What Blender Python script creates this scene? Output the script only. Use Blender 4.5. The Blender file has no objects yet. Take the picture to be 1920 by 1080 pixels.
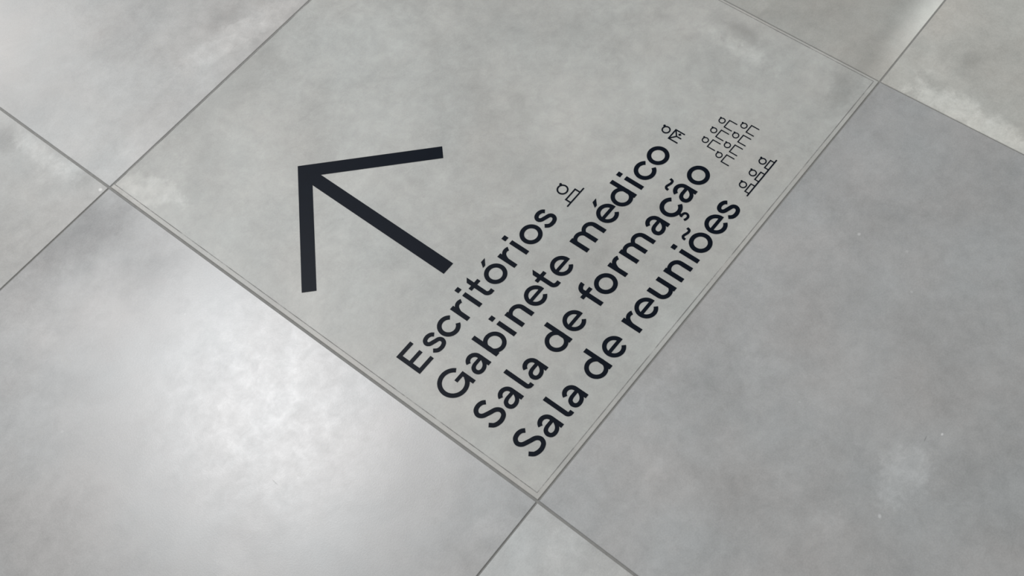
import bpy, bmesh, math, random
from mathutils import Matrix, Vector
from mathutils.geometry import delaunay_2d_cdt

random.seed(11)
SC = bpy.context.scene
COL = SC.collection

# ------------------------------------------------------------------ camera
cam_d = bpy.data.cameras.new('camera')
cam_d.sensor_fit = 'HORIZONTAL'
cam_d.sensor_width = 36.0
cam_d.lens = 36.0 * 2498.45 / 1920.0
cam_d.clip_start = 0.02
cam = bpy.data.objects.new('camera', cam_d)
COL.objects.link(cam)
rot = Matrix(((0.6250476338, 0.7051873177, -0.3347033051),
              (-0.7761742233, 0.5159538054, -0.3624158465),
              (-0.0828796148, 0.4863152452, 0.8698439238)))
cam.matrix_world = Matrix.Translation((-0.2909845, -0.32967496, 1.18142123)) @ rot.to_4x4()
SC.camera = cam

# ------------------------------------------------------------------ light
SC.view_settings.view_transform = 'Standard'
SC.view_settings.look = 'None'
SC.view_settings.exposure = 0.0
SC.view_settings.gamma = 1.0
SC.view_settings.use_curve_mapping = False

world = bpy.data.worlds.new('hall_ambient')
SC.world = world
world.use_nodes = True
bg = world.node_tree.nodes['Background']
bg.inputs['Color'].default_value = (1.0, 0.995, 0.965, 1)
bg.inputs['Strength'].default_value = 0.5


def ceiling_lamp(name, loc, sx, sy, watts, color, spread=180):
    d = bpy.data.lights.new(name, 'AREA')
    d.shape = 'RECTANGLE'
    d.size, d.size_y = sx, sy
    d.energy = watts
    d.color = color
    d.spread = math.radians(spread)
    o = bpy.data.objects.new(name, d)
    o.location = loc
    COL.objects.link(o)
    return o


ceiling_lamp('ceiling_lamp', (0.42, 1.70, 2.8), 0.60, 0.60, 58, (0.985, 0.985, 1.0))
ceiling_lamp('ceiling_lamp', (0.9, 3.9, 2.8), 0.6, 0.6, 26, (1.0, 0.99, 0.99))

# ------------------------------------------------------------------ helpers
MM = 0.001


def link(name, mesh, mats=(), parent=None):
    o = bpy.data.objects.new(name, mesh)
    for m in mats:
        mesh.materials.append(m)
    COL.objects.link(o)
    if parent is not None:
        o.parent = parent
    return o


def empty(name, parent=None, loc=(0, 0, 0)):
    o = bpy.data.objects.new(name, None)
    o.empty_display_size = 0.02
    o.location = loc
    COL.objects.link(o)
    if parent is not None:
        o.parent = parent
    return o


class G:
    """node graph shorthand"""

    def __init__(self, mat):
        mat.use_nodes = True
        self.t = mat.node_tree
        self.t.nodes.clear()

    def n(self, kind, **kw):
        nd = self.t.nodes.new(kind)
        for k, v in kw.items():
            setattr(nd, k, v)
        return nd

    def put(self, sock, v):
        if isinstance(v, bpy.types.NodeSocket):
            self.t.links.new(v, sock)
        else:
            sock.default_value = v

    def math(self, op, a, b=0.0, c=None, clamp=False):
        nd = self.n('ShaderNodeMath', operation=op, use_clamp=clamp)
        self.put(nd.inputs[0], a)
        self.put(nd.inputs[1], b)
        if c is not None:
            self.put(nd.inputs[2], c)
        return nd.outputs[0]

    def vec(self, op, a, b=(0, 0, 0)):
        nd = self.n('ShaderNodeVectorMath', operation=op)
        self.put(nd.inputs[0], a)
        self.put(nd.inputs[1], b)
        return nd.outputs['Value'] if op == 'LENGTH' else nd.outputs[0]

    def noise(self, v, scale, detail=4.0, rough=0.55, dist=0.0):
        nd = self.n('ShaderNodeTexNoise')
        self.put(nd.inputs['Vector'], v)
        nd.inputs['Scale'].default_value = scale
        nd.inputs['Detail'].default_value = detail
        nd.inputs['Roughness'].default_value = rough
        nd.inputs['Distortion'].default_value = dist
        return nd

    def maprange(self, v, a, b, c, d, smooth=False):
        nd = self.n('ShaderNodeMapRange')
        if smooth:
            nd.interpolation_type = 'SMOOTHSTEP'
        self.put(nd.inputs['Value'], v)
        for i, x in enumerate((a, b, c, d)):
            nd.inputs[1 + i].default_value = x
        return nd.outputs[0]


# ------------------------------------------------------------------ materials
def concrete(name, seed, tint, patches=(), rough=0.33, spec=0.62, cloud=0.42, grain=0.26, speck=True, boost=1.4):
    """grey cement-look porcelain: clouds, veils, fine grain, pale specks, own stains.
    stains: (x mm, y mm, half length mm, half width mm, angle deg, strength, edge raggedness, core)"""
    m = bpy.data.materials.new(name)
    g = G(m)
    tc = g.n('ShaderNodeTexCoord')
    p = tc.outputs['Object']
    q = g.vec('ADD', p, (seed * 3.71, seed * 1.93, seed * 0.77))
    n1 = g.noise(q, 4.2, 3.0, 0.5, 0.4).outputs['Fac']
    n2 = g.noise(q, 13.0, 6.0, 0.62, 0.6).outputs['Fac']
    n3 = g.noise(q, 62.0, 7.0, 0.72, 0.3).outputs['Fac']
    n4 = g.noise(q, 620.0, 2.0, 0.6, 0.0).outputs['Fac']
    v = g.math('MULTIPLY', g.math('SUBTRACT', n1, 0.5), cloud * 0.8)
    v = g.math('ADD', v, g.math('MULTIPLY', g.math('SUBTRACT', n2, 0.5), cloud))
    v = g.math('ADD', v, g.math('MULTIPLY', g.math('SUBTRACT', n3, 0.5), cloud * 1.0))
    v = g.math('ADD', v, g.math('MULTIPLY', g.math('SUBTRACT', n4, 0.5), grain))
    veil = g.noise(g.vec('ADD', q, (5.3, 8.1, 0)), 6.0, 7.0, 0.6, 1.2).outputs['Fac']
    v = g.math('ADD', v, g.maprange(veil, 0.50, 0.57, -0.02, 0.02, True))
    wob = g.noise(q, 30.0, 8.0, 0.72).outputs['Color']
    for (x, y, a, b, ang, s, rag, core) in patches:
        mp = g.n('ShaderNodeMapping', vector_type='TEXTURE')
        g.put(mp.inputs['Vector'], p)
        mp.inputs['Location'].default_value = (x * MM, y * MM, 0)
        mp.inputs['Rotation'].default_value = (0, 0, math.radians(ang))
        mp.inputs['Scale'].default_value = (a * MM, b * MM, 1)
        w = g.n('ShaderNodeVectorMath', operation='MULTIPLY_ADD')
        g.put(w.inputs[0], wob)
        w.inputs[1].default_value = (rag * 2.6, rag * 2.6, 0)
        g.put(w.inputs[2], mp.outputs[0])
        w2 = g.vec('SUBTRACT', w.outputs[0], (rag * 1.3, rag * 1.3, 0))
        w3 = g.vec('MULTIPLY', w2, (1, 1, 0))
        msk = g.maprange(g.vec('LENGTH', w3), core, 1.0, 1.0, 0.0, True)
        if rag > 0.5:
            msk = g.math('MULTIPLY', msk, g.maprange(n3, 0.3, 0.7, 0.55, 1.35))
        v = g.math('ADD', v, g.math('MULTIPLY', msk, s * boost))
    if speck:
        vo = g.n('ShaderNodeTexVoronoi')
        g.put(vo.inputs['Vector'], q)
        vo.inputs['Scale'].default_value = 24.0
        hit = g.math('MULTIPLY', g.math('LESS_THAN', vo.outputs['Distance'], 0.035),
                     g.math('GREATER_THAN', n2, 0.53))
        v = g.math('ADD', v, g.math('MULTIPLY', hit, 0.16))
    f = g.math('ADD', v, 1.0)
    # faint hue drift between warm and cool cement
    hue = g.noise(q, 7.0, 4.0, 0.6).outputs['Fac']
    mix = g.n('ShaderNodeMix', data_type='RGBA')
    g.put(mix.inputs['Factor'], g.maprange(hue, 0.35, 0.65, 0, 1))
    mix.inputs['A'].default_value = (tint[0] * 1.02, tint[1] * 1.0, tint[2] * 0.985, 1)
    mix.inputs['B'].default_value = (tint[0] * 0.98, tint[1] * 1.005, tint[2] * 1.01, 1)
    sc = g.n('ShaderNodeVectorMath', operation='SCALE')
    g.put(sc.inputs[0], mix.outputs['Result'])
    g.put(sc.inputs['Scale'], f)
    b = g.n('ShaderNodeBsdfPrincipled')
    g.put(b.inputs['Base Color'], sc.outputs[0])
    g.put(b.inputs['Roughness'], g.maprange(n3, 0.3, 0.7, rough - 0.03, rough + 0.03))
    b.inputs['Specular IOR Level'].default_value = spec
    bp = g.n('ShaderNodeBump')
    bp.inputs['Strength'].default_value = 0.10
    bp.inputs['Distance'].default_value = 0.00025
    g.put(bp.inputs['Height'], g.noise(q, 700.0, 2.0, 0.6).outputs['Fac'])
    g.put(b.inputs['Normal'], bp.outputs[0])
    o = g.n('ShaderNodeOutputMaterial')
    g.put(o.inputs[0], b.outputs[0])
    return m


def grout_mat():
    m = bpy.data.materials.new('grout')
    g = G(m)
    tc = g.n('ShaderNodeTexCoord')
    n = g.noise(tc.outputs['Object'], 180.0, 4.0, 0.6).outputs['Fac']
    r = g.n('ShaderNodeValToRGB')
    g.put(r.inputs[0], n)
    r.color_ramp.elements[0].color = (0.19, 0.19, 0.185, 1)
    r.color_ramp.elements[1].color = (0.29, 0.29, 0.28, 1)
    b = g.n('ShaderNodeBsdfPrincipled')
    g.put(b.inputs['Base Color'], r.outputs[0])
    b.inputs['Roughness'].default_value = 0.9
    b.inputs['Specular IOR Level'].default_value = 0.2
    o = g.n('ShaderNodeOutputMaterial')
    g.put(o.inputs[0], b.outputs[0])
    return m


def vinyl_mat():
    m = bpy.data.materials.new('dark_navy_vinyl')
    g = G(m)
    tc = g.n('ShaderNodeTexCoord')
    n = g.noise(tc.outputs['Object'], 90.0, 5.0, 0.6).outputs['Fac']
    r = g.n('ShaderNodeValToRGB')
    g.put(r.inputs[0], n)
    r.color_ramp.elements[0].color = (0.0009, 0.0028, 0.0075, 1)
    r.color_ramp.elements[1].color = (0.0024, 0.0056, 0.0120, 1)
    b = g.n('ShaderNodeBsdfPrincipled')
    g.put(b.inputs['Base Color'], r.outputs[0])
    b.inputs['Roughness'].default_value = 0.38
    b.inputs['Specular IOR Level'].default_value = 0.055
    o = g.n('ShaderNodeOutputMaterial')
    g.put(o.inputs[0], b.outputs[0])
    return m


def film_mat():
    """clear matt laminate: mostly see-through with a faint milky matt face"""
    m = bpy.data.materials.new('clear_matt_film')
    g = G(m)
    tc = g.n('ShaderNodeTexCoord')
    n = g.noise(tc.outputs['Object'], 240.0, 3.0, 0.6).outputs['Fac']
    tr = g.n('ShaderNodeBsdfTransparent')
    b = g.n('ShaderNodeBsdfPrincipled')
    b.inputs['Base Color'].default_value = (0.40, 0.41, 0.395, 1)
    g.put(b.inputs['Roughness'], g.maprange(n, 0.3, 0.7, 0.38, 0.44))
    b.inputs['Specular IOR Level'].default_value = 0.9
    mx = g.n('ShaderNodeMixShader')
    mx.inputs[0].default_value = 0.15
    g.put(mx.inputs[1], tr.outputs[0])
    g.put(mx.inputs[2], b.outputs[0])
    o = g.n('ShaderNodeOutputMaterial')
    g.put(o.inputs[0], mx.outputs[0])
    return m


def dust_mat():
    m = bpy.data.materials.new('edge_dust')
    g = G(m)
    tc = g.n('ShaderNodeTexCoord')
    n = g.noise(tc.outputs['Object'], 34.0, 6.0, 0.7).outputs['Fac']
    tr = g.n('ShaderNodeBsdfTransparent')
    b = g.n('ShaderNodeBsdfPrincipled')
    b.inputs['Base Color'].default_value = (0.25, 0.25, 0.245, 1)
    b.inputs['Roughness'].default_value = 0.8
    mx = g.n('ShaderNodeMixShader')
    g.put(mx.inputs[0], g.maprange(n, 0.36, 0.62, 0.0, 0.45))
    g.put(mx.inputs[1], tr.outputs[0])
    g.put(mx.inputs[2], b.outputs[0])
    o = g.n('ShaderNodeOutputMaterial')
    g.put(o.inputs[0], mx.outputs[0])
    return m


DUST = dust_mat()
GROUT = grout_mat()
VINYL = vinyl_mat()
FILM = film_mat()

# ------------------------------------------------------------------ floor
TILE = 600.0          # mm
JX = {0: 2.5, 1: 1.0}  # joint widths in mm along x = k and y = k, the rest 2.0
JY = {0: 1.7, 1: 1.8}
LO, HI = -3, 4        # tile columns and rows LO..HI-1 (0,0 carries the decal)

# joint crossings as laid: small offsets in mm from the ideal grid
OFF = {(0, -1): (-9.0, 0), (1, -1): (11.0, 0), (0, 2): (-3.0, 0), (-1, 0): (0, -3.0),
       (2, 0): (0, 4.0), (1, 2): (2.0, 0), (-1, 1): (0, 0)}


def cross(i, j):
    dx, dy = OFF.get((i, j), (0, 0))
    return Vector((i * TILE + dx, j * TILE + dy))


def inset_quad(c, ds):
    """inset a CCW quad; ds[k] is the inset of edge k -> k+1"""
    out = []
    lines = []
    for k in range(4):
        a, b = c[k], c[(k + 1) % 4]
        d = (b - a).normalized()
        nrm = Vector((-d.y, d.x))
        lines.append((a + nrm * ds[k], d))
    for k in range(4):
        (p, d), (q, e) = lines[k - 1], lines[k]
        den = d.x * e.y - d.y * e.x
        s = ((q.x - p.x) * e.y - (q.y - p.y) * e.x) / den
        out.append(p + d * s)
    return out


FILM_INSET = (5.6, 3.6, 1.8, 6.4)     # sides y=0, x=1, y=1, x=0
FILM_QUAD = inset_quad([cross(0, 0), cross(1, 0), cross(1, 1), cross(0, 1)], FILM_INSET)


def tile_mesh(corners, centre, gaps, film=None):
    bm = bmesh.new()
    top_out = inset_quad(corners, gaps)
    top_in = inset_quad(corners, [g + 0.5 for g in gaps])

    def ring(q, z):
        return [bm.verts.new(((p.x - centre.x) * MM, (p.y - centre.y) * MM, z * MM)) for p in q]
    low = ring(top_out, -9.0)
    edge = ring(top_out, -0.5)
    top = ring(top_in, 0.0)
    for a, b in ((low, edge), (edge, top)):
        for k in range(4):
            bm.faces.new((a[k], a[(k + 1) % 4], b[(k + 1) % 4], b[k]))
    bm.faces.new(list(reversed(low)))
    if film is None:
        bm.faces.new(top)
    else:
        inn = ring(film, 0.0)
        for k in range(4):
            bm.faces.new((top[k], top[(k + 1) % 4], inn[(k + 1) % 4], inn[k]))
        f = bm.faces.new(inn)
        f.material_index = 1
    me = bpy.data.meshes.new('tile')
    bm.to_mesh(me)
    bm.free()
    return me


floor_bm = bmesh.new()
a, b = (LO * TILE - 20) * MM, (HI * TILE + 20) * MM
vs = [floor_bm.verts.new((x, y, z)) for z in (-0.040, -0.0011) for x, y in ((a, a), (b, a), (b, b), (a, b))]
floor_bm.faces.new(vs[3::-1])
floor_bm.faces.new(vs[4:])
for k in range(4):
    floor_bm.faces.new((vs[k], vs[(k + 1) % 4], vs[4 + (k + 1) % 4], vs[4 + k]))
floor_me = bpy.data.meshes.new('floor')
floor_bm.to_mesh(floor_me)
floor_bm.free()
floor = link('floor', floor_me, [GROUT])
floor['kind'] = 'structure'
floor['label'] = 'grey cement-look tiled floor with thin dark grout joints'

PATCHES = {
    (0, 0): [(250, -144, 76, 17, -92, 0.15, 0.9, 0.0),
             (274, -140, 44, 13, -93, -0.16, 0.8, 0.0),
             (275, -272, 32, 44, -79, -0.16, 0.8, 0.1),
             (-130, 285, 190, 62, -4, -0.13, 0.8, 0.0), (-210, 230, 60, 50, -10, -0.08, 0.9, 0.0),
             (-277, 260, 49, 22, -73, 0.12, 0.9, 0.7),
             (-205, 63, 97, 70, -105, 0.05, 0.9, 0.0),
             (0, -44, 53, 60, -22, -0.03, 0.9, 0.0),
             (-265, 58, 109, 30, -100, 0.03, 1, 0)],
    (-1, 1): [(288, -208, 90, 18, -89, 0.20, 0.9, 0.1), (292, -294, 3, 3, 0, 0.5, 0.2, 0.3),
             (268, -231, 28, 16, -24, 0.09, 1.0, 0.0),
             (291, -268, 22, 20, -80, -0.16, 0.6, 0.1),
             (273, -151, 31, 26, -101, -0.2, 0.9, 0.1)],
    (0, 1): [(-64, -265, 100, 24, -14, 0.12, 0.8, 0.5),
             (-50, -232, 36, 22, -13, -0.12, 0.8, 0.1),
             (-161, -90, 52, 60, -37, 0.05, 0.9, 0.0),
             (-216, -256, 51, 40, -18, -0.04, 0.9, 0.0)],
    (0, -1): [(-77, 46, 30, 42, -90, 0.15, 0.9, 0.4), (-20, 39, 2.2, 1.6, 0, 0.5, 0.1, 0.2), (-123, 43, 3, 2.4, 30, 0.3, 0.3, 0.2), (122, 216, 2.6, 2.6, 0, 0.3, 0.3, 0.2), (-33, 49, 5, 0.8, 10, -0.25, 0.2, 0.2),
             (-153, 78, 24, 26, -85, 0.09, 0.9, 0.1),
             (-59, 214, 48, 34, -118, 0.06, 1.0, 0.1),
             (-211, 235, 22, 30, -81, 0.06, 0.9, 0.1),
             (-65, 314, 28, 40, -13, -0.06, 0.9, 0.0),
             (-182, 154, 32, 60, -82, -0.05, 0.9, 0),
             (69, 124, 33, 60, -99, -0.05, 0.9, 0),
             (-119, 279, 49, 26, -8, 0.05, 0.9, 0),
             (120, 252, 43, 50, -28, 0.05, 0.9, 0)],
    (-1, -1): [(279, 251, 29, 34, -84, 0.09, 1.0, 0.1)],
    (-1, 0): [(254, -281, 38, 20, -27, 0.12, 0.6, 0.2),
             (82, -108, 25, 22, -90, 0.08, 0.9, 0.3),
             (192, 190, 42, 40, -71, 0.05, 0.9, 0),
             (235, 285, 130, 75, -25, -0.30, 0.6, 0), (254, 175, 60, 60, -80, -0.16, 0.8, 0), (163, -87, 6, 0.7, -95, -0.35, 0.1, 0.3),  # first entry: broad darker area fading out around the tile corner
             (131, 219, 34, 30, -43, 0.06, 1, 0.1),
             (171, -170, 30, 40, -27, 0.05, 0.9, 0.1)],
    (1, -1): [(-291, 190, 108, 30, -91, 0.24, 0.9, 0.4),
             (-248, 258, 26, 22, -89, 0.1, 1.0, 0.1),
             (-219, 236, 19, 20, -90, -0.08, 0.8, 0.1),
             (-235, 291, 26, 20, 4, -0.06, 0.9, 0.1)],
    (1, 0): [(-170, -303, 190, 40, 0, 0.75, 0.12, 0.0),  # pale band along one tile edge, palest at the joint, fading inward
             (-289, -132, 16, 24, -104, 0.1, 1, 0.2),
             (-296, -225, 38, 22, -81, 0.08, 1, 0.1),
             (-239, -224, 31, 60, -40, -0.05, 0.9, 0)],
}
TINT = {
    (0, 0): (0.368, 0.368, 0.354),
    (-1, 0): (0.318, 0.320, 0.321),
    (0, 1): (0.345, 0.346, 0.343),
    (-1, 1): (0.315, 0.319, 0.313),
    (-1, -1): (0.405, 0.412, 0.410),
    (0, -1): (0.335, 0.339, 0.342),
    (1, 0): (0.318, 0.319, 0.303),
    (1, -1): (0.420, 0.418, 0.395),
}
common = [concrete('cement_tile_%s' % w, 40 + k, (0.385 + 0.01 * k, 0.388 + 0.01 * k, 0.382 + 0.01 * k))
          for k, w in enumerate(('plain', 'light', 'lighter'))]
for j in range(LO, HI):
    for i in range(LO, HI):
        c = [cross(i, j), cross(i + 1, j), cross(i + 1, j + 1), cross(i, j + 1)]
        ctr = Vector(((i + 0.5) * TILE, (j + 0.5) * TILE))
        key = (i, j)
        if key in TINT:
            fin = dict(rough=0.45, spec=0.45) if key == (0, 0) else {}
            mats = [concrete('cement_tile_mottled', i * 3 + j * 7 + 15, TINT[key], PATCHES.get(key, ()), **fin)]
        else:
            mats = [common[random.randrange(3)]]
        film = None
        if key == (0, 0):
            film = FILM_QUAD
            mats.append(concrete('cement_tile_under_film', 15, (0.482, 0.486, 0.472), PATCHES.get(key, ()), rough=0.50, spec=0.45, boost=1.9, cloud=0.62))
        gaps = [JY.get(j, 2.0) / 2, JX.get(i + 1, 2.0) / 2, JY.get(j + 1, 2.0) / 2, JX.get(i, 2.0) / 2]
        me = tile_mesh(c, ctr, gaps, film)
        t = link('tile', me, mats, floor)
        t.location = (ctr.x * MM, ctr.y * MM, 0)
        if key != (0, 0):
            t.location.z = random.uniform(-0.35, 0.0) * MM
            if key not in TINT:
                t.rotation_euler.z = random.choice((0, 0)) 

# ------------------------------------------------------------------ flat shapes from strokes
class Shape:
    """collects strokes and polygons (mm) and turns their union into one thin solid"""

    def __init__(self):
        self.faces = []

    def poly(self, pts):
        self.faces.append([tuple(p) for p in pts])

    def rect(self, x0, y0, x1, y1):
        self.poly([(x0, y0), (x1, y0), (x1, y1), (x0, y1)])

    def stroke(self, pts, w, closed=False, tan0=None, tan1=None):
        """w: width, or a list of widths along the line"""
        n = len(pts)
        ws = w if isinstance(w, (list, tuple)) else [w] * n
        L, R = [], []
        for k in range(n):
            if closed:
                a, b = pts[k - 1], pts[(k + 1) % n]
            else:
                a, b = pts[max(k - 1, 0)], pts[min(k + 1, n - 1)]
            dx, dy = b[0] - a[0], b[1] - a[1]
            if k == 0 and tan0:
                dx, dy = tan0
            if k == n - 1 and tan1:
                dx, dy = tan1
            l = math.hypot(dx, dy)
            nx, ny = -dy / l * ws[k] / 2, dx / l * ws[k] / 2
            L.append((pts[k][0] + nx, pts[k][1] + ny))
            R.append((pts[k][0] - nx, pts[k][1] - ny))
        for k in range(n if closed else n - 1):
            m = (k + 1) % n
            self.faces.append([R[k], R[m], L[m], L[k]])

    def line(self, p, q, w):
        self.stroke([p, q], w)

    def ring(self, cx, cy, rx, ry, w, n=44):
        self.stroke([(cx + rx * math.cos(2 * math.pi * k / n), cy + ry * math.sin(2 * math.pi * k / n)) for k in range(n)], w, True)

    def arc(self, cx, cy, rx, ry, a0, a1, w, n=24, w1=None):
        pts = []
        for k in range(n + 1):
            t = math.radians(a0 + (a1 - a0) * k / n)
            pts.append((cx + rx * math.cos(t), cy + ry * math.sin(t)))
        ws = w if w1 is None else [w + (w1 - w) * k / n for k in range(n + 1)]
        self.stroke(pts, ws)

    def disc(self, cx, cy, r, n=14):
        self.poly([(cx + r * math.cos(2 * math.pi * k / n), cy + r * math.sin(2 * math.pi * k / n)) for k in range(n)])

    def spline(self, pts, w, seg=7, **kw):
        P = [(2 * pts[0][0] - pts[1][0], 2 * pts[0][1] - pts[1][1])] + list(pts) + [(2 * pts[-1][0] - pts[-2][0], 2 * pts[-1][1] - pts[-2][1])]
        out = []
        for k in range(1, len(P) - 2):
            for s in range(seg):
                t = s / seg
                out.append(tuple(0.5 * (2 * P[k][d] + (P[k + 1][d] - P[k - 1][d]) * t
                                        + (2 * P[k - 1][d] - 5 * P[k][d] + 4 * P[k + 1][d] - P[k + 2][d]) * t * t
                                        + (3 * P[k][d] - P[k - 1][d] - 3 * P[k + 1][d] + P[k + 2][d]) * t ** 3) for d in (0, 1)))
        out.append(tuple(pts[-1]))
        if isinstance(w, (list, tuple)):      # widths at the control points
            ws = []
            for k in range(len(pts) - 1):
                ws += [w[k] + (w[k + 1] - w[k]) * s / seg for s in range(seg)]
            w = ws + [w[-1]]
        self.stroke(out, w, **kw)

    def bez(self, p0, p1, p2, p3, w, n=16, w1=None, **kw):
        pts = []
        for k in range(n + 1):
            t = k / n
            u = 1 - t
            pts.append(tuple(u ** 3 * p0[d] + 3 * u * u * t * p1[d] + 3 * u * t * t * p2[d] + t ** 3 * p3[d] for d in (0, 1)))
        ws = w if w1 is None else [w + (w1 - w) * k / n for k in range(n + 1)]
        self.stroke(pts, ws, **kw)

    def mesh(self, name, z0, z1):
        vs, fs = [], []
        for f in self.faces:
            area = sum(f[k - 1][0] * f[k][1] - f[k][0] * f[k - 1][1] for k in range(len(f)))
            if abs(area) < 1e-6:
                continue
            if area < 0:
                f = f[::-1]
            fs.append(list(range(len(vs), len(vs) + len(f))))
            vs += [Vector(p) for p in f]
        v2, e2, f2, ov, oe, of = delaunay_2d_cdt(vs, [], fs, 1, 1e-4)
        keep = [f for f, o in zip(f2, of) if len(o)]
        bm = bmesh.new()
        used = sorted({k for f in keep for k in f})
        lo = {k: bm.verts.new((v2[k].x * MM, v2[k].y * MM, z0)) for k in used}
        hi = {k: bm.verts.new((v2[k].x * MM, v2[k].y * MM, z1)) for k in used}
        edges = {}
        for f in keep:
            bm.faces.new([hi[k] for k in f])
            bm.faces.new([lo[k] for k in reversed(f)])
            for k in range(len(f)):
                edges[(f[k], f[(k + 1) % len(f)])] = 1
        for (p, q) in edges:
            if (q, p) not in edges:
                bm.faces.new((lo[p], lo[q], hi[q], hi[p]))
        bm.normal_update()
        bmesh.ops.dissolve_limit(bm, angle_limit=0.001, verts=bm.verts[:], edges=bm.edges[:])
        me = bpy.data.meshes.new(name)
        bm.to_mesh(me)
        bm.free()
        return me


# ------------------------------------------------------------------ the letters (mm; left edge at 0, baseline at 0)
ST, HB, XH, AS = 5.1, 4.4, 22.7, 32.3     # stem, bar, x-height, ascender


def stem(s, x, y0, y1):
    s.rect(x, y0, x + ST, y1)


def g_o(s):
    s.ring(12.0, 11.3, 9.7, 9.7, 4.8)


def g_c(s):
    s.arc(12.0, 11.3, 9.6, 9.7, 33, 327, 4.8, 32)


def g_e(s):
    s.arc(11.9, 11.3, 9.5, 9.75, 0, 317, 4.5, 36)
    s.rect(3.2, 9.5, 22.6, 13.2)
    s.poly([(18.9, 11.3), (23.6, 11.3), (23.65, 9.5), (18.9, 9.5)])


def g_i(s):
    stem(s, 0, 0, XH)
    s.rect(-0.25, 27.7, 5.15, 33.0)


def g_dotless(s):
    stem(s, 0, 0, XH)


def arch(s, x, w_in):
    """shoulder springing from the stem at x, landing in a right stem"""
    rx = (w_in + ST) / 2
    cx = x + ST / 2 + rx
    s.arc(cx, 13.6, rx, 7.0, 0, 150, 4.9, 22, 4.2)
    s.bez((cx + rx * math.cos(math.radians(150)), 13.6 + 7.0 * math.sin(math.radians(150))), (cx - rx * 1.02, 15.4), (cx - rx * 1.0, 13.0), (x + 2.6, 10.0), 4.2, 8, 3.4)
    stem(s, cx + rx - ST / 2, 0, 13.7)


def g_n(s):
    stem(s, 0, 0, XH)
    arch(s, 0, 10.3)


def g_m(s):
    stem(s, 0, 0, XH)
    arch(s, 0, 9.4)
    arch(s, 14.3, 9.4)


def g_u(s):
    t = Shape()
    g_n(t)
    for f in t.faces:
        s.faces.append([(20.1 - x, XH - y) for x, y in f])


def g_r(s):
    stem(s, 0, 0, XH)
    s.bez((2.6, 8.5), (3.4, 17.5), (8.0, 22.9), (14.4, 19.6), 4.0, 18, 4.6, tan1=(3.9, -2.5))


def g_b(s):
    s.rect(0, 0, ST, AS)
    s.ring(11.5, 11.3, 9.35, 9.75, 4.6)


def g_d(s):
    s.rect(23.1 - ST, 0, 23.1, AS)
    s.ring(11.6, 11.3, 9.35, 9.75, 4.6)


def g_a(s):
    s.arc(10.7, 14.1, 6.75, 6.85, 0, 156, 4.6, 22)
    s.rect(15.1, 0, 19.75, 14.2)
    s.spline([(15.6, 11.7), (11.0, 11.7), (7.3, 11.5), (4.0, 10.0), (2.4, 6.6), (3.6, 3.0), (7.0, 1.5), (11.2, 2.2), (14.6, 4.9), (16.6, 8.6)],
             [3.8, 3.8, 4.0, 4.4, 4.6, 4.5, 4.3, 4.2, 4.0, 3.4])


def g_l(s):
    s.rect(0, 4.4, 4.8, AS)
    s.arc(5.6, 5.1, 3.2, 3.0, 180, 270, 4.7, 10)
    s.rect(5.6, -0.25, 7.9, 4.45)


def g_t(s):
    s.poly([(4.2, 6.2), (9.0, 6.2), (9.0, 32.6), (4.2, 28.6)])
    s.rect(0, 18.5, 14.3, XH)
    s.arc(11.0, 6.3, 4.45, 4.35, 180, 270, 4.7, 12)
    s.rect(11.0, -0.35, 14.1, 4.3)


def g_f(s):
    stem(s, 4.2, 0, 24.6)
    s.arc(13.7, 24.4, 7.05, 5.95, 180, 82, 4.75, 16)
    s.rect(0, 18.4, 15.1, XH)


def g_s(s):
    s.spline([(14.8, 17.0), (12.7, 19.6), (8.6, 21.0), (4.2, 20.0), (2.3, 16.9), (3.8, 13.8), (8.7, 11.8), (13.7, 9.9), (15.3, 6.7), (13.6, 3.1), (8.9, 1.5), (3.8, 2.5), (0.4, 6.1)],
             4.5)


def g_S(s):
    s.spline([(17.4, 26.0), (14.6, 28.6), (10.0, 29.7), (5.0, 28.3), (2.3, 24.0), (4.2, 19.4), (10.4, 16.2), (17.2, 13.1), (19.7, 8.4), (17.3, 3.6), (11.0, 1.7), (4.2, 3.6), (0.4, 8.5)],
             4.7)


def g_E(s):
    s.rect(0, 0, 4.8, 31.4)
    s.rect(0, 27.0, 21.6, 31.4)
    s.rect(0, 13.4, 19.9, 17.7)
    s.rect(0, 0, 21.6, 4.4)


def g_G(s):
    s.arc(16.0, 15.8, 13.8, 13.8, 29, 334, 4.7, 40)
    s.rect(18.7, 12.9, 31.3, 16.8)
    s.rect(26.9, -0.2, 31.3, 16.8)


def acute(s, cx):
    s.poly([(cx + 1.6, 32.3), (cx + 7.7, 32.3), (cx + 1.2, 26.2), (cx - 2.5, 26.2)])


def tilde(s, cx):
    s.spline([(cx - 6.8, 26.2), (cx - 6.5, 28.7), (cx - 4.4, 30.3), (cx - 1.2, 29.5), (cx + 2.0, 28.6), (cx + 4.9, 29.3), (cx + 5.9, 32.5)], 2.8, 6)


def g_oacute(s):
    g_o(s)
    acute(s, 12.0)


def g_otilde(s):
    g_o(s)
    tilde(s, 12.6)


def g_atilde(s):
    g_a(s)
    tilde(s, 10.4)


def g_eacute(s):
    g_e(s)
    acute(s, 12.0)


def g_ccedilla(s):
    g_c(s)
    s.line((11.2, 0.2), (8.9, -3.9), 2.6)
    s.spline([(8.3, -3.6), (10.8, -3.3), (14.0, -4.2), (14.9, -7.0), (12.9, -9.6), (9.6, -9.7), (6.9, -8.6)], 2.7, 6)


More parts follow.
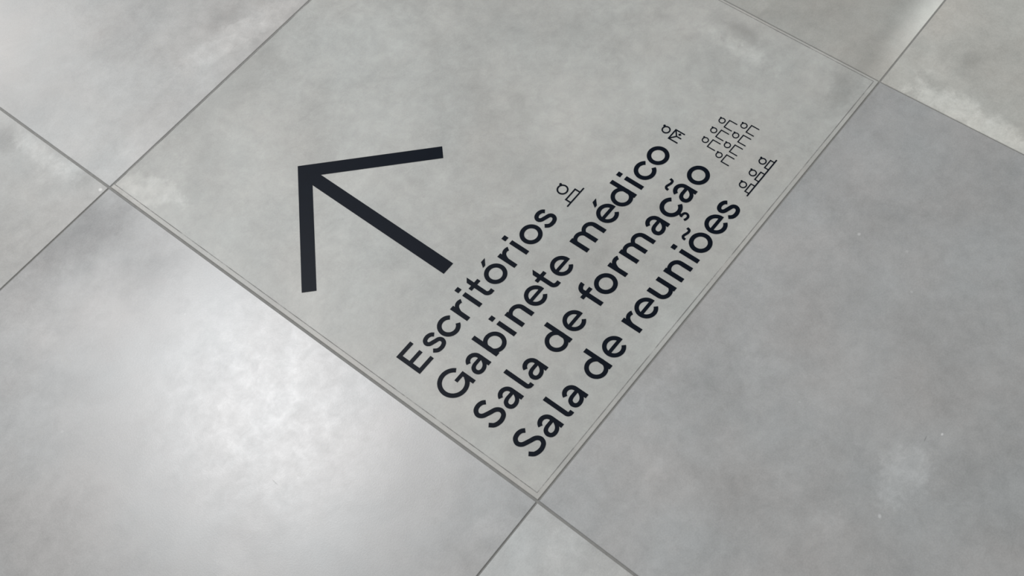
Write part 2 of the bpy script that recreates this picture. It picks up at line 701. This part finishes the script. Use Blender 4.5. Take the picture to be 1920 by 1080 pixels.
GLYPH = {'o': g_o, 'c': g_c, 'e': g_e, 'i': g_i, 'n': g_n, 'm': g_m, 'u': g_u, 'r': g_r, 'b': g_b, 'd': g_d, 'a': g_a,
         'l': g_l, 't': g_t, 'f': g_f, 's': g_s, 'S': g_S, 'E': g_E, 'G': g_G, 'ó': g_oacute, 'õ': g_otilde, 'ã': g_atilde,
         'é': g_eacute, 'ç': g_ccedilla}

LINES = [
    (175.3, 'Escritórios', [33.4, 60.6, 79.6, 106.9, 126.4, 136.5, 154.7, 183.3, 202.9, 213.2, 241.1]),
    (126.3, 'Gabinete médico', [30.0, 66.3, 93.6, 121.5, 134.4, 159.0, 183.8, 202.0, None, 241.7, 280.4, 305.8, 336.3, 346.6, 370.1]),
    (77.2, 'Sala de formação', [31.7, 56.7, 84.1, 95.4, None, 130.9, 159.5, None, 195.9, 212.0, 241.5, 260.8, 300.0, 325.0, 349.2, 374.3]),
    (27.8, 'Sala de reuniões', [31.6, 56.6, 84.1, 95.4, None, 130.9, 159.7, None, 198.5, 213.5, 241.9, 269.8, 297.2, 307.6, 335.1, 361.0]),
]

# ------------------------------------------------------------------ the decal
Z0, Z1, Z2 = 0.00002, 0.00030, 0.00042     # film underside, film top, print top
decal = empty('floor_decal')
decal['label'] = 'clear sticker covering one floor tile with dark navy arrow, four lettering lines and pictograms'
decal['category'] = 'floor sign'

fs = Shape()
fs.poly([(p.x, p.y) for p in FILM_QUAD])
link('film', fs.mesh('film', Z0, Z1), [FILM], decal)['label'] = 'clear matt film'

edge = Shape()
DUST_OUT = inset_quad(FILM_QUAD, [-0.35] * 4)
DUST_IN = inset_quad(FILM_QUAD, [0.45] * 4)
for k in range(4):
    m = (k + 1) % 4
    edge.poly([tuple(DUST_OUT[k]), tuple(DUST_OUT[m]), tuple(DUST_IN[m]), tuple(DUST_IN[k])])
link('film_edge', edge.mesh('film_edge', Z0, Z1 + 0.00002), [DUST], decal)['label'] = 'thin grey dust line along the film edge'

ar = Shape()
TIP = (143.4, 447.6)
K = 15.5 / math.sqrt(2)
ar.poly([TIP, (TIP[0] - 113.0, TIP[1] - 112.6), (TIP[0] - 113.0 + K, TIP[1] - 112.6 - K), (TIP[0] + K / 1.0 - K, TIP[1] - 2 * K)])
ar.poly([TIP, (TIP[0], TIP[1] - 2 * K), (TIP[0] + 112.6 - K, TIP[1] - 112.6 - K), (TIP[0] + 112.6, TIP[1] - 112.6)])
ar.rect(134.8, 230.0, 150.1, TIP[1] - 12.0)
link('arrow', ar.mesh('arrow', Z1, Z2), [VINYL], decal)

cache = {}
for (base, word, xs) in LINES:
    line = empty('text_line', decal)
    for ch, x in zip(word, xs):
        if x is None:
            continue
        if ch not in cache:
            s = Shape()
            GLYPH[ch](s)
            me = s.mesh('letter', Z1, Z2)
            me.materials.append(VINYL)
            cache[ch] = me
        o = bpy.data.objects.new('letter', cache[ch])
        COL.objects.link(o)
        o.parent = line
        o.location = (x * MM, base * MM, 0)


def print_part(name, shape, parent):
    return link(name, shape.mesh(name, Z1, Z2), [VINYL], parent)


def head(parent, cx, cy, r, w, bx, by, br):
    s = Shape()
    s.ring(cx, cy, r - w / 2, r - w / 2, w, 30)
    s.disc(cx + bx, cy + by, br)
    return print_part('head', s, parent)


# one person behind a desk
pic = empty('pictogram', decal)
pic['label'] = 'outline of one person behind a desk'
head(pic, 288.3, 194.0, 6.4, 1.75, 4.1, 5.8, 1.5)
s = Shape()
for p, q in (((280.3, 183.4), (296.4, 183.4)), ((280.3, 184.3), (280.3, 176.6)), ((296.4, 184.3), (296.4, 176.6)), ((274.2, 176.8), (303.0, 176.8))):
    s.line(p, q, 1.65)
s.rect(279.475, 182.575, 297.225, 184.225)
print_part('desk', s, pic)

# doctor
pic = empty('pictogram', decal)
pic['label'] = 'outline of one person in a coat with a small cross'
head(pic, 414.5, 150.4, 4.95, 1.55, 3.4, 4.5, 1.4)
s = Shape()
for p, q in (((406.2, 141.8), (421.4, 141.8)), ((407.0, 142.5), (407.0, 130.2)), ((420.6, 142.5), (420.6, 130.2)),
             ((407.0, 141.8), (413.8, 136.2)), ((420.6, 141.8), (413.8, 136.2)), ((413.8, 136.8), (413.8, 130.2))):
    s.line(p, q, 1.5)
print_part('coat', s, pic)
s = Shape()
s.line((415.9, 134.6), (419.3, 134.6), 1.3)
s.line((417.6, 132.9), (417.6, 136.3), 1.3)
print_part('cross', s, pic)

# trainees: three in front, four behind
pic = empty('pictogram', decal)
pic['label'] = 'outline of seven people seated in two rows'
for k in range(7):
    cx, cy = ((459.0 - 15.65 * k, 108.5) if k < 3 else (466.9 - 15.6 * (k - 3), 85.7))
    head(pic, cx, cy, 3.85, 1.2, 2.6, 3.3, 1.05)
    s = Shape()
    x0, x1, y1, y0 = cx - 5.6, cx + 4.9, cy - 6.5, cy - 16.2
    s.line((x0 - 0.6, y1), (x1 + 0.6, y1), 1.2)
    s.line((x0, y1), (x0, y0), 1.2)
    s.line((x1, y1), (x1, y0), 1.2)
    print_part('body', s, pic)

# meeting
pic = empty('pictogram', decal)
pic['label'] = 'outline of three people behind a long table'
s = Shape()
s.line((394.0, 32.9), (449.8, 32.9), 1.5)
print_part('table', s, pic)
for cx in (440.0, 421.7, 403.5):
    head(pic, cx, 44.1, 4.3, 1.35, 3.0, 3.7, 1.2)
    s = Shape()
    s.line((cx - 6.3, 37.9), (cx + 6.3, 37.9), 1.3)
    s.line((cx - 5.6, 38.4), (cx - 5.6, 33.4), 1.3)
    s.line((cx + 5.6, 38.4), (cx + 5.6, 33.4), 1.3)
    print_part('body', s, pic)
